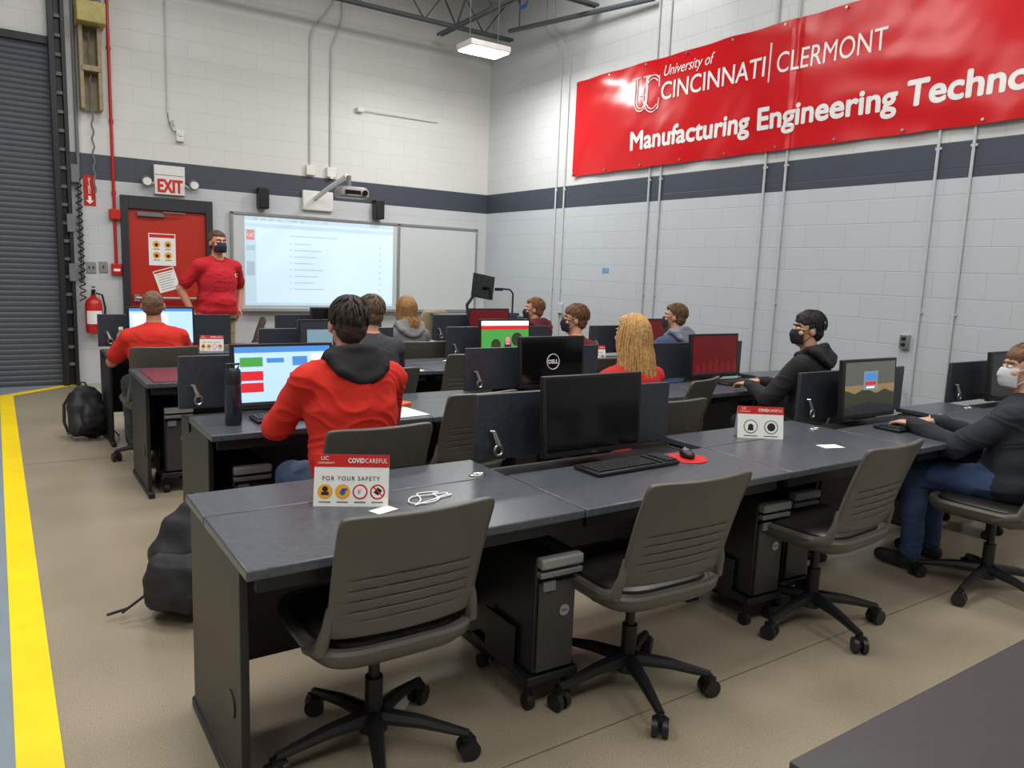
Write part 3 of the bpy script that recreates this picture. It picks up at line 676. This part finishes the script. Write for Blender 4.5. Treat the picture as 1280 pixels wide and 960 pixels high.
MB().lathe([(.035,0),(.038,.01),(.038,.18),(.034,.20)],n=24).obj("body",mat("smoky_plastic",(45,50,62),.15,trans=.3),g)
MB().lathe([(.037,.195),(.038,.2),(.036,.25),(.03,.262)],n=24).obj("lid",M_black,g);MB().tube([(.02,0,.26),(.03,0,.285),(-.03,0,.285),(-.02,0,.26)],.006).obj("carry_loop",M_black,g)
g=thing("water_bottle","clear plastic water bottle with white cap on desk","bottle",(.80,6.66,.741))
MB().lathe([(.03,0),(.033,.01),(.033,.14),(.015,.18),(.014,.19)],n=20).obj("body",mat("clear_plastic",(210,220,225),.1,trans=.8),g);MB().lathe([(.016,.19),(.016,.21)],n=16).obj("cap",M_white,g)

g=thing("lectern","black instructor lectern with equipment at the front","lectern",(5.2,8.35,0))
MB().bx(-.55,.35,-.3,.3,.0,.9).obj("cabinet",M_dkmetal,g,bevel=.01);MB().bx(-.6,.4,-.36,.34,.9,.94).obj("top",M_desk,g,bevel=.005)
for a,b in((-.5,-.12),(-.08,.3)): MB().bx(a,b,-.307,-.3,.1,.85).obj("door",M_black,g,bevel=.003)
g=thing("monitor","black monitor on tilting arm above the lectern","monitor",(5.12,8.3,.94),.35)
c=MB().box((0,0,.36),(.42,.03,.30)).obj("casing",M_black,g,rot=(0,.12,0),bevel=.004);MB().rect(-.19,.23,.19,.49,-.017).obj("screen",M_glass,c,smooth=False)
MB().tube([(-.12,.1,0),(-.15,.1,.12),(-.02,.05,.3)],.02).obj("arm",M_black,g)
g=thing("document_camera","black document camera with bent arm on the lectern","document camera",(5.5,8.25,.94))
MB().box((0,0,.015),(.25,.2,.03)).obj("base",M_black,g,bevel=.005);MB().tube([(.08,0,.03),(.08,0,.28),(.03,0,.33),(-.12,0,.34)],.012).obj("arm",M_black,g);MB().box((-.14,0,.33),(.1,.05,.04)).obj("camera_head",M_black,g,bevel=.004)
g=thing("office_chair","brown padded office chair by the lectern","chair",(4.72,9.0,0))
MB().slab([(0,0,.45,.22,.22),(0,0,.52,.24,.24),(0,0,.54,.2,.2)]).obj("seat",M_tan,g)
MB().grid(lambda u,v:((2*u-1)*.22*(1-.3*v**4),-.2+.05*(2*u-1)**2-.05*v,.52+.45*v),12,12).obj("backrest",M_tan,g,solid=.05)
MB().cyl((0,0,.08),(0,0,.46),.025).obj("post",M_black,g)
mb=MB()
for k in range(5): mb.cyl((0,0,.1),(.28*math.cos(k*1.2566),.28*math.sin(k*1.2566),.03),.02,.025)
mb.obj("star_base",M_black,g)

def remesh(mb,vox,it=3,fac=.5):
    me=mb.mesh("tmp");o=bpy.data.objects.new("tmp",me);TS.collection.objects.link(o)
    r=o.modifiers.new("r","REMESH");r.mode='VOXEL';r.voxel_size=vox
    s=o.modifiers.new("s","SMOOTH");s.factor=fac;s.iterations=it
    nm=evalmesh(o)
    bpy.data.objects.remove(o)
    nm.polygons.foreach_set("use_smooth",[True]*len(nm.polygons))
    return nm
def meshobj(name,me,mats,parent=None,loc=(0,0,0),rz=0):
    me.name=name
    for m in (mats if isinstance(mats,list) else [mats]): me.materials.append(m)
    o=bpy.data.objects.new(name,me);col.objects.link(o);o.location=loc;o.rotation_euler=(0,0,rz)
    if parent is not None:o.parent=parent
    return o
M_pack=mat("black_nylon",(24,25,28),.6,bump=.3,bscale=200)
def backpack(loc,rz,tilt,s=1.0,side=0):
    g=thing("backpack","black nylon backpack slumped on the floor by desk end","backpack",loc,rz,"black backpacks");g.scale=(s,s,s);g.rotation_euler=(0,side,rz)
    mb=MB();mb.slab([(0,0,.0,.13,.06),(0,0,.04,.16,.09),(0,.01,.25,.16,.09),(.01,.03,.38,.13,.07),(.02,.04,.45,.08,.035)],28,3)
    me=remesh(mb,.012,6)
    for v in me.vertices: v.co+=v.normal*.022*noise.noise(v.co*10)
    b=meshobj("pack_body",me,M_pack,g);b.rotation_euler=(tilt,0,0)
    mb=MB();mb.slab([(0,-.09,.04,.10,.04),(0,-.105,.1,.12,.05),(0,-.10,.22,.11,.045),(0,-.08,.27,.08,.02)],24,3)
    me=remesh(mb,.01,4)
    for v in me.vertices: v.co+=v.normal*.012*noise.noise(v.co*16)
    b2=meshobj("front_pocket",me,M_pack,g);b2.rotation_euler=(tilt,0,0)
    for sx in(-1,1):
        MB().tube([(sx*.08,.09,.40),(sx*.11,.15,.3),(sx*.11,.16,.15),(sx*.12,.10,.05)],.014,6).obj("strap",M_pack,g,rot=(tilt,0,0))
        MB().tube([(sx*.12,-.05,.1),(sx*.20,-.12,.03),(sx*.23,-.05,.012),(sx*.27,-.12,.012)],.006,5).obj("webbing",M_dkmetal,g)
    MB().tube([(-.04,.04,.44),(-.02,.04,.49),(.02,.04,.49),(.04,.04,.44)],.008,6).obj("carry_loop",M_pack,g,rot=(tilt,0,0))
backpack((.58,7.0,.03),.5,-.35,.95,.22)
backpack((.60,3.27,.02),-.75,-.12,1.02)

# ---------------- people
def ik(Sx,W,l1,l2,pole):
    D=W-Sx;d=min(D.length,l1+l2-.002);u=D.normalized();a=(l1*l1-l2*l2+d*d)/(2*d);h=math.sqrt(max(l1*l1-a*a,0));p=V(pole);p=p-u*p.dot(u);p.normalize();return Sx+u*a+p*h,Sx+u*d
def person(loc,yaw,label,shirt,pants,skin,hairc,style,mask=None,vox=.01,spine=.52,lean=.07,stand=False,hy=0,hp=0,wr=None,short=False,bulk=1.0,hood=None,glasses=False,shoe=(35,35,38),shoulder=.175,side=0,sm=26,amp=.0065):
    nm="_".join(str(int(c)) for c in shirt)
    SK=mat("skin_"+"_".join(map(str,skin)),skin,.5,var=.04);SH=mat("shirt_"+nm,shirt,.9,bump=.2,bscale=50,var=.05)
    PA=mat("pants_"+"_".join(map(str,pants)),pants,.85,bump=.3,bscale=35,var=.1);SO=mat("shoe_"+str(shoe[0]),shoe,.6);BR=mat("brow_"+"_".join(map(str,hairc)),hairc,.8);LP=mat("lips",(170,100,90),.5)
    mb=MB();pr=[]
    def C(a,b,r0,r1,m):
        a=V(a);b=V(b);mb.cap(a,b,r0,r1);pr.append(('c',a,b,r0,r1,m))
    def E(c,r,m,R=None):
        mb.ell(c,r,R);pr.append(('e',V(c),r,R,None,m))
    pz=.96 if stand else .56
    P=V((0,0,pz));N=P+V((side,lean,spine));b=bulk
    Rl=Matrix.Rotation(-math.atan2(lean,spine),3,'X')
    E(P+V((0,-.01,-.01)),(.172*b,.13*b,.12),1 if not stand else 2,Rl)
    if stand: E(P+V((0,.01,.04)),(.175*b,.135*b,.09),1,Rl);E(P+V((0,.035,.12)),(.15*b,.125*b,.12),1,Rl)
    E(P.lerp(N,.28),(.168*b,.13*b,.18),1,Rl);E(P.lerp(N,.60)+V((0,.005,0)),(.172*b,.125*b,.21),1,Rl)
    E(P.lerp(N,.80)+V((0,-.015,0)),(.16*b,.105*b,.13),1,Rl)
    sh=[N+V((s*shoulder,0,-.068)) for s in(-1,1)]
    C(sh[0],sh[1],.060*b,.060*b,1)
    for s in(0,1): C(N+V((0,-.005,.0)),sh[s]+V((0,0,.010)),.052,.048*b,1)
    Hc=N+V((0,.028,.165));HR=Matrix.Rotation(hy,3,'Z')@Matrix.Rotation(hp,3,'X')
    C(N+V((0,0,-.03)),Hc+V((0,-.012,-.06)),.060,.052,0)
    def h(x,y,z): return Hc+HR@V((x,y,z))
    E(h(0,-.010,.028),(.075,.094,.088),0,HR);E(h(0,.022,-.045),(.057,.064,.066),0,HR);E(h(0,.05,-.09),(.028,.026,.022),0,HR)
    C(h(0,.082,.008),h(0,.104,-.028),.009,.014,0)
    for s in(-1,1):
        E(h(s*.077,-.008,-.008),(.011,.021,.031),0,HR);C(h(s*.016,.088,.032),h(s*.05,.072,.032),.007,.006,4);E(h(s*.045,.055,-.02),(.024,.026,.024),0,HR)
    C(h(-.018,.083,-.062),h(.018,.083,-.062),.007,.007,5)
    if wr is None: wr=[(-.15,.47,.80),(.15,.47,.80)] if not stand else [(-.27,.02,.86),(.27,.02,.86)]
    k=.014 if b>1.1 else .009
    for s,S0,W0 in((-1,sh[0],wr[0]),(1,sh[1],wr[1])):
        El,W=ik(S0,V(W0),.285,.26,(s*.8,-.25,-1) if not stand else (s*1,-.9,0))
        if short: C(S0,S0.lerp(El,.70),.062,.066,1);C(S0,El,.048,.043,0);C(El,W,.043,.029,0)
        else: C(S0,El,.056+k,.046+k,1);C(El,El.lerp(W,.85),.046+k,.036+k*.6,1);C(El,W,.04,.031+k*.3,1)
        d=(W-El).normalized()
        if not stand: d=V((d.x*.6,d.y,-.08)).normalized()
        nrm=V((0,0,-1)) if not stand else V((-s,0,0))
        nrm=(nrm-d*nrm.dot(d)).normalized();sd=d.cross(nrm).normalized()
        ts=V((-s,0,0)) if not stand else V((0,1,0))
        if sd.dot(ts)<0: sd=-sd
        C(W-d*.02,W+d*.02,.027,.026,0)
        E(W+d*.055,(.040,.050,.016),0,Matrix((sd,d,nrm)).transposed())
        for i,L in enumerate((.068,.076,.070,.055)):
            B=W+d*.085+sd*(.030-.020*i);d1=(d+nrm*.25).normalized();d2=(d+nrm*1.0).normalized()
            K=B+d1*L*.5;C(W+d*.06+sd*(.026-.018*i),B,.010,.0095,0);C(B,K,.0095,.0085,0);C(K,K+d2*L*.5,.0085,.007,0)
        T=W+d*.025+sd*.03;C(T,T+(d*.6+sd*.7).normalized()*.045,.013,.010,0);T2=T+(d*.6+sd*.7).normalized()*.045;C(T2,T2+(d+sd*.1+nrm*.3).normalized()*.03,.010,.008,0)
    for s in(-1,1):
        if stand:
            hp_=V((s*.09,0,.90));kn=V((s*.10,.015,.50));an=V((s*.11,-.02,.10))
            C(hp_,kn,.096,.074,2);C(kn,an,.072,.064,2)
        else:
            hp_=V((s*.09,.02,.55));kn=V((s*.13,.42,.53));an=V((s*.13,.40,.11))
            C(hp_,kn,.090,.070,2);C(kn,an,.066,.052,2)
        C(an+V((0,-.03,-.06)),an+V((0,.15,-.065)),.042,.036,3);C(an,an+V((0,.03,-.05)),.045,.045,3)
    me=remesh(mb,vox,3 if vox<.008 else 2)
    n=len(me.polygons);cen=np.empty(n*3);me.polygons.foreach_get("center",cen);cen=cen.reshape(-1,3)
    best=np.full(n,1e9);mi=np.zeros(n,int)
    for q in pr:
        if q[0]=='c':
            a=np.array(q[1]);bb=np.array(q[2]);ab=bb-a;t=np.clip(((cen-a)@ab)/(ab@ab),0,1);D=np.linalg.norm(cen-(a+t[:,None]*ab),axis=1)-(q[3]+(q[4]-q[3])*t)
        else:
            p=cen-np.array(q[1])
            if q[3] is not None:p=p@np.array(q[3])
            r=np.array(q[2]);D=(np.linalg.norm(p/r,axis=1)-1)*r.min()
        kk=D<best;best[kk]=D[kk];mi[kk]=q[5]
    me.polygons.foreach_set("material_index",mi)
    nv=len(me.vertices)
    ls=np.empty(n,int);me.polygons.foreach_get("loop_total",ls);lv=np.empty(len(me.loops),int);me.loops.foreach_get("vertex_index",lv)
    lm=np.repeat(mi,ls)
    cloth=np.zeros(nv,bool);cloth[lv[(lm==1)|(lm==2)]]=True
    other=np.zeros(nv,bool);other[lv[(lm!=1)&(lm!=2)]]=True
    free=cloth&~other
    co=np.empty(nv*3);me.vertices.foreach_get("co",co);co=co.reshape(-1,3)
    ed=np.empty(len(me.edges)*2,int);me.edges.foreach_get("vertices",ed);ed=ed.reshape(-1,2)
    deg=np.bincount(ed.ravel(),minlength=nv).clip(1)
    its=int(sm*(.0085/vox)**2)
    for _ in range(its):
        acc=np.stack([np.bincount(ed[:,0],co[ed[:,1],a],nv)+np.bincount(ed[:,1],co[ed[:,0],a],nv) for a in range(3)],1)/deg[:,None]
        co[free]=.4*co[free]+.6*acc[free]
    me.vertices.foreach_set("co",co.ravel());me.update()
    nor=np.empty(nv*3);me.vertices.foreach_get("normal",nor);nor=nor.reshape(-1,3)
    for i in np.nonzero(cloth)[0]:
        c=co[i]
        a=noise.noise(V((c[0]*5,c[1]*5,c[2]*9)));q=c[2]*11+c[0]*4+1.6*a
        r2=1-abs(noise.noise(V((c[0]*5+3,c[1]*5,q))))*2.2
        dl=amp*(.8*a+.75*max(0,r2)**2)+.004
        co[i]=c+nor[i]*dl
    me.vertices.foreach_set("co",co.ravel());me.update()
    body=meshobj("person",me,[SK,SH,PA,SO,BR,LP],None,loc,yaw);tag(body,label,"person")
    EW=mat("eye_white",(225,222,215),.3);EI=mat("eye_iris",(50,38,30),.3)
    for s in(-1,1):
        m2=MB();m2.ell(h(s*.031,.0735,.010),(.014,.0135,.009),HR);m2.cur=1;m2.ell(h(s*.031,.0815,.010),(.006,.0065,.006),HR);m2.obj("eye",[EW,EI],body)
    HM=mat("hair_"+"_".join(map(str,hairc)),hairc,.6,var=.35,scale=60,bump=.8,bscale=160)
    m2=MB()
    if style!='thin':
        m2.ell(h(0,-.022,.036),(.082,.093,.088),HR);m2.ell(h(0,-.045,-.015),(.073,.060,.07),HR);m2.ell(h(0,.03,.080),(.060,.05,.036),HR)
    else:
        m2.ell(h(0,-.026,.026),(.079,.086,.090),HR);m2.ell(h(0,-.042,-.015),(.073,.058,.06),HR)
    if style=='curly': m2.ell(h(0,-.01,.062),(.085,.095,.073),HR)
    hm=remesh(m2,.006,2);f=.0075 if style=='curly' else .0045
    for v in hm.vertices: v.co+=v.normal*f*(.8*noise.noise(V((v.co.x*70,v.co.y*70,v.co.z*35)))+.8*noise.noise(v.co*24))
    meshobj("hair",hm,HM,body)
    m2=MB();rnd=random.Random(9)
    if style in('long','medium'):
        L=.46 if style=='long' else .19
        for q in range(520):
            t=rnd.uniform(-1.8,1.8);x=math.sin(t);y=-math.cos(t);R0=rnd.uniform(.86,1.06);ll=L*rnd.uniform(.8,1.05)
            pts=[h(x*.02,y*.02-.01,.126),h(x*.055*R0,y*.06*R0-.01,.108),h(x*.082*R0,y*.09*R0-.01,.065)]
            w=rnd.uniform(-.008,.008);ph=rnd.uniform(0,6)
            for j in range(1,9):
                ff=j/8;z=.065-ff*(ll+.05);spread=1+(.55 if style=='long' else .1)*ff
                pts.append(h(x*.090*R0*spread+w*math.sin(ff*5+ph),(y*.098*R0-.012)-.055*ff*(1 if z<-.08 else 0)+w*math.cos(ff*4+ph),z))
            m2.tube(pts,[.003]+[.005]*8+[.004,.0015],4)
    elif style!='thin':
        for q in range(260):
            th=rnd.uniform(0,2*pi);ph=rnd.uniform(.05,1.75)
            if math.sin(th)>0.25 and ph>.95: continue
            d=V((math.sin(ph)*math.cos(th),math.sin(ph)*math.sin(th),math.cos(ph)))
            tn=V((d.x*d.z,d.y*d.z,-(d.x**2+d.y**2)))
            if tn.length<.05: continue
            tn.normalize();tn=(tn+V((.35*rnd.uniform(-1,1),.35,0))*(1 if ph<.9 else .2)).normalized()
            pts=[]
            for j in range(4):
                e=(d+tn*.13*j).normalized();lift=1.0+.03*(j if style=='curly' else .3*j)
                pts.append(h(e.x*.083*lift,-.022+e.y*.095*lift,.036+e.z*.089*lift+(.006 if style=='curly' else .0)))
            m2.tube(pts,[.004,.0055,.005,.0015],4)
    if m2.v:
        o=m2.obj("hair_strands",HM,body);o["kind"]="stuff"
    if mask:
        MM=mat("mask_"+str(mask[0]),mask,.8,bump=.2);m2=MB()
        def mf(u,v):
            t=(2*u-1)*1.25;p=(2*v-1);zz=-.045+.048*p
            kq=math.sqrt(max(.15,1-(p*.62)**2));y=.024+.080*math.cos(t)*kq+(.014*math.exp(-(t*2.6)**2)*(1 if p>0 else .5));return h(.070*math.sin(t)*(.80+.2*kq),y,zz)
        m2.grid(mf,20,12);m2.obj("face_mask",MM,body,solid=.003)
        for s in(-1,1):
            MB().tube([h(s*.066,.05,-.01),h(s*.079,.0,.015),h(s*.083,-.025,.0),h(s*.077,-.01,-.03),h(s*.064,.045,-.075)],.0025,5).obj("ear_loop",MM,body)
    if glasses:
        m2=MB()
        for s in(-1,1):
            m2.tube([h(s*.033+.024*math.cos(t),.096,.010+.017*math.sin(t)) for t in np.linspace(0,2*pi,18)[:-1]],.002,5,closed=True);m2.tube([h(s*.057,.094,.012),h(s*.078,.05,.012),h(s*.08,-.02,.008)],.002,5)
        m2.tube([h(-.009,.098,.012),h(.009,.098,.012)],.002,5);m2.obj("glasses",M_dkmetal,body)
    if hood:
        m2=MB()
        ring=[N+V((.108*math.cos(t),.080*math.sin(t)-.012,.018-.030*math.sin(t)+(.018 if math.sin(t)<0 else 0))) for t in np.linspace(0,2*pi,18)]
        for i in range(17): m2.cap(ring[i],ring[i+1],.028,.028)
        for i in range(9):
            u=i/8*2-1
            m2.cap(N+V((u*.118,-.075-.025*(1-u*u),.035)),N+V((u*.100,-.130-.010*(1-u*u),-.010-.045*(1-u*u))),.030,.024)
        hm=remesh(m2,.007,9)
        for v in hm.vertices: v.co+=v.normal*(.007*noise.noise(V((v.co.x*9,v.co.y*9,v.co.z*22))))
        meshobj("hood",hm,mat("hood_"+"_".join(map(str,hood)),hood,.9,bump=.2,bscale=40),body)
    return body,N,Hc
SKN=(205,150,122)
b,N,Hc=person((1.86,8.1,0),math.radians(200),"standing man in red polo shirt, khaki trousers and black face mask",(186,24,38),(158,136,100),(205,140,115),(92,72,58),'short',mask=(30,34,46),vox=.007,spine=.545,lean=.0,stand=True,hy=-.1,short=True,bulk=1.23,shoulder=.205,wr=[(-.26,-.02,.99),(.25,-.04,.97)],amp=.006)
MB().tube([N+V((.078*math.cos(t),.068*math.sin(t),.005-.02*math.sin(t))) for t in np.linspace(0,2*pi,20)[:-1]],.014,8,closed=True).obj("shirt_collar",MC["shirt_186_24_38"],b)
MB().tube([V((.19*math.cos(t),.150*math.sin(t),.915)) for t in np.linspace(0,2*pi,30)[:-1]],.012,6,closed=True).obj("belt",M_black,b)
text("C",.045,M_paper,b,(-.10,.158,1.34),rot=(pi/2,0,pi),ext=.004)
person((.97,6.12,0),0,"seated man in red shirt with short thinning brown hair facing monitor",(204,40,26),(60,62,70),(190,130,105),(112,84,64),'thin',vox=.009,spine=.42,lean=.08,hy=-.2,short=True,bulk=1.15)
person((1.25,3.0,0),.05,"seated person in red hoodie with black hood facing monitor",(206,38,22),(70,88,118),(200,145,118),(52,40,34),'short',vox=.0065,spine=.525,lean=.07,bulk=1.24,hood=(28,26,28),hy=-.1,shoulder=.19,amp=.010)
person((2.04,4.6,0),0,"seated person in dark grey sweater facing the screen",(58,60,66),(50,52,60),SKN,(100,80,60),'short',vox=.01,spine=.47,bulk=1.12,hy=.3)
person((3.06,6.15,0),0,"seated person with long light brown hair in grey hoodie",(120,120,120),(50,52,60),SKN,(150,112,66),'medium',vox=.01,spine=.40,bulk=1.05,hood=(125,125,125),hy=.2)
person((4.60,6.28,0),.2,"seated person in maroon hoodie with light brown hair",(96,28,38),(50,52,60),SKN,(125,82,52),'short',vox=.01,spine=.40,bulk=1.12,hy=.7,hood=(90,26,36),mask=(30,32,38))
person((3.88,4.72,0),.1,"seated person in maroon shirt wearing glasses and black mask",(104,26,42),(50,52,60),SKN,(112,74,48),'curly',mask=(26,30,38),vox=.009,spine=.41,hy=.9,glasses=True)
person((2.92,3.03,0),-.05,"seated person with long blonde hair in red top",(190,36,34),(50,56,70),SKN,(196,152,92),'long',vox=.0085,spine=.45,hy=.1,shoulder=.155)
person((5.05,4.75,0),.1,"seated person in blue grey hoodie with brown hair",(62,76,108),(50,52,60),SKN,(104,74,48),'short',vox=.01,spine=.43,bulk=1.12,hy=.5,hood=(120,124,138),mask=(40,44,50))
person((4.46,3.02,0),.25,"seated person in black hoodie and black mask turned aside",(28,28,32),(40,42,50),(205,155,125),(24,20,20),'curly',mask=(22,24,28),vox=.008,spine=.47,bulk=1.12,hy=.75,hood=(26,26,30),wr=[(-.10,.38,.80),(.14,.40,.80)],lean=.03)
person((4.17,1.63,0),.12,"seated person in navy sweatshirt, jeans and pale mask at desk",(34,38,46),(52,72,108),(205,160,138),(120,84,60),'curly',mask=(198,202,206),vox=.0065,spine=.395,lean=.02,bulk=1.17,hy=.65,side=.07,wr=[(-.12,.46,.79),(.08,.43,.79)],amp=.009)
bpy.data.scenes.remove(TS)

# ---------------- lights
def area(loc,e,s=1.0,rot=(0,0,0),c=(1,.985,.96)):
    L=bpy.data.lights.new("lamp_light",'AREA');L.energy=e;L.size=s;L.color=c;L.shape='SQUARE'
    o=bpy.data.objects.new("lamp_light",L);col.objects.link(o);o.location=loc;o.rotation_euler=rot
for x in (-1.5,1.5,4.6):
    for y in (-1.0,2.8,6.6): area((x,y,5.3),88 if y>0 else 70,1.5)
area((5.05,8.3,4.07),52,.5)
w=bpy.data.worlds.new("world");sc.world=w;w.use_nodes=True;w.node_tree.nodes["Background"].inputs[0].default_value=(.9,.95,1,1);w.node_tree.nodes["Background"].inputs[1].default_value=.4

# ---------------- camera
f,yaw,pitch,roll=950.15,0.5981,0.14648,0.03924
F=V((math.sin(yaw)*math.cos(pitch),math.cos(yaw)*math.cos(pitch),-math.sin(pitch)));R0=V((math.cos(yaw),-math.sin(yaw),0));U0=R0.cross(F)
Rt=R0*math.cos(roll)+U0*math.sin(roll);Up=-R0*math.sin(roll)+U0*math.cos(roll)
cd=bpy.data.cameras.new("camera");cam=bpy.data.objects.new("camera",cd);col.objects.link(cam);cd.sensor_width=36;cd.lens=f/1280*36;cd.clip_start=.05
cam.matrix_world=Matrix(((Rt[0],Up[0],-F[0],0),(Rt[1],Up[1],-F[1],0),(Rt[2],Up[2],-F[2],1.5),(0,0,0,1)));sc.camera=cam
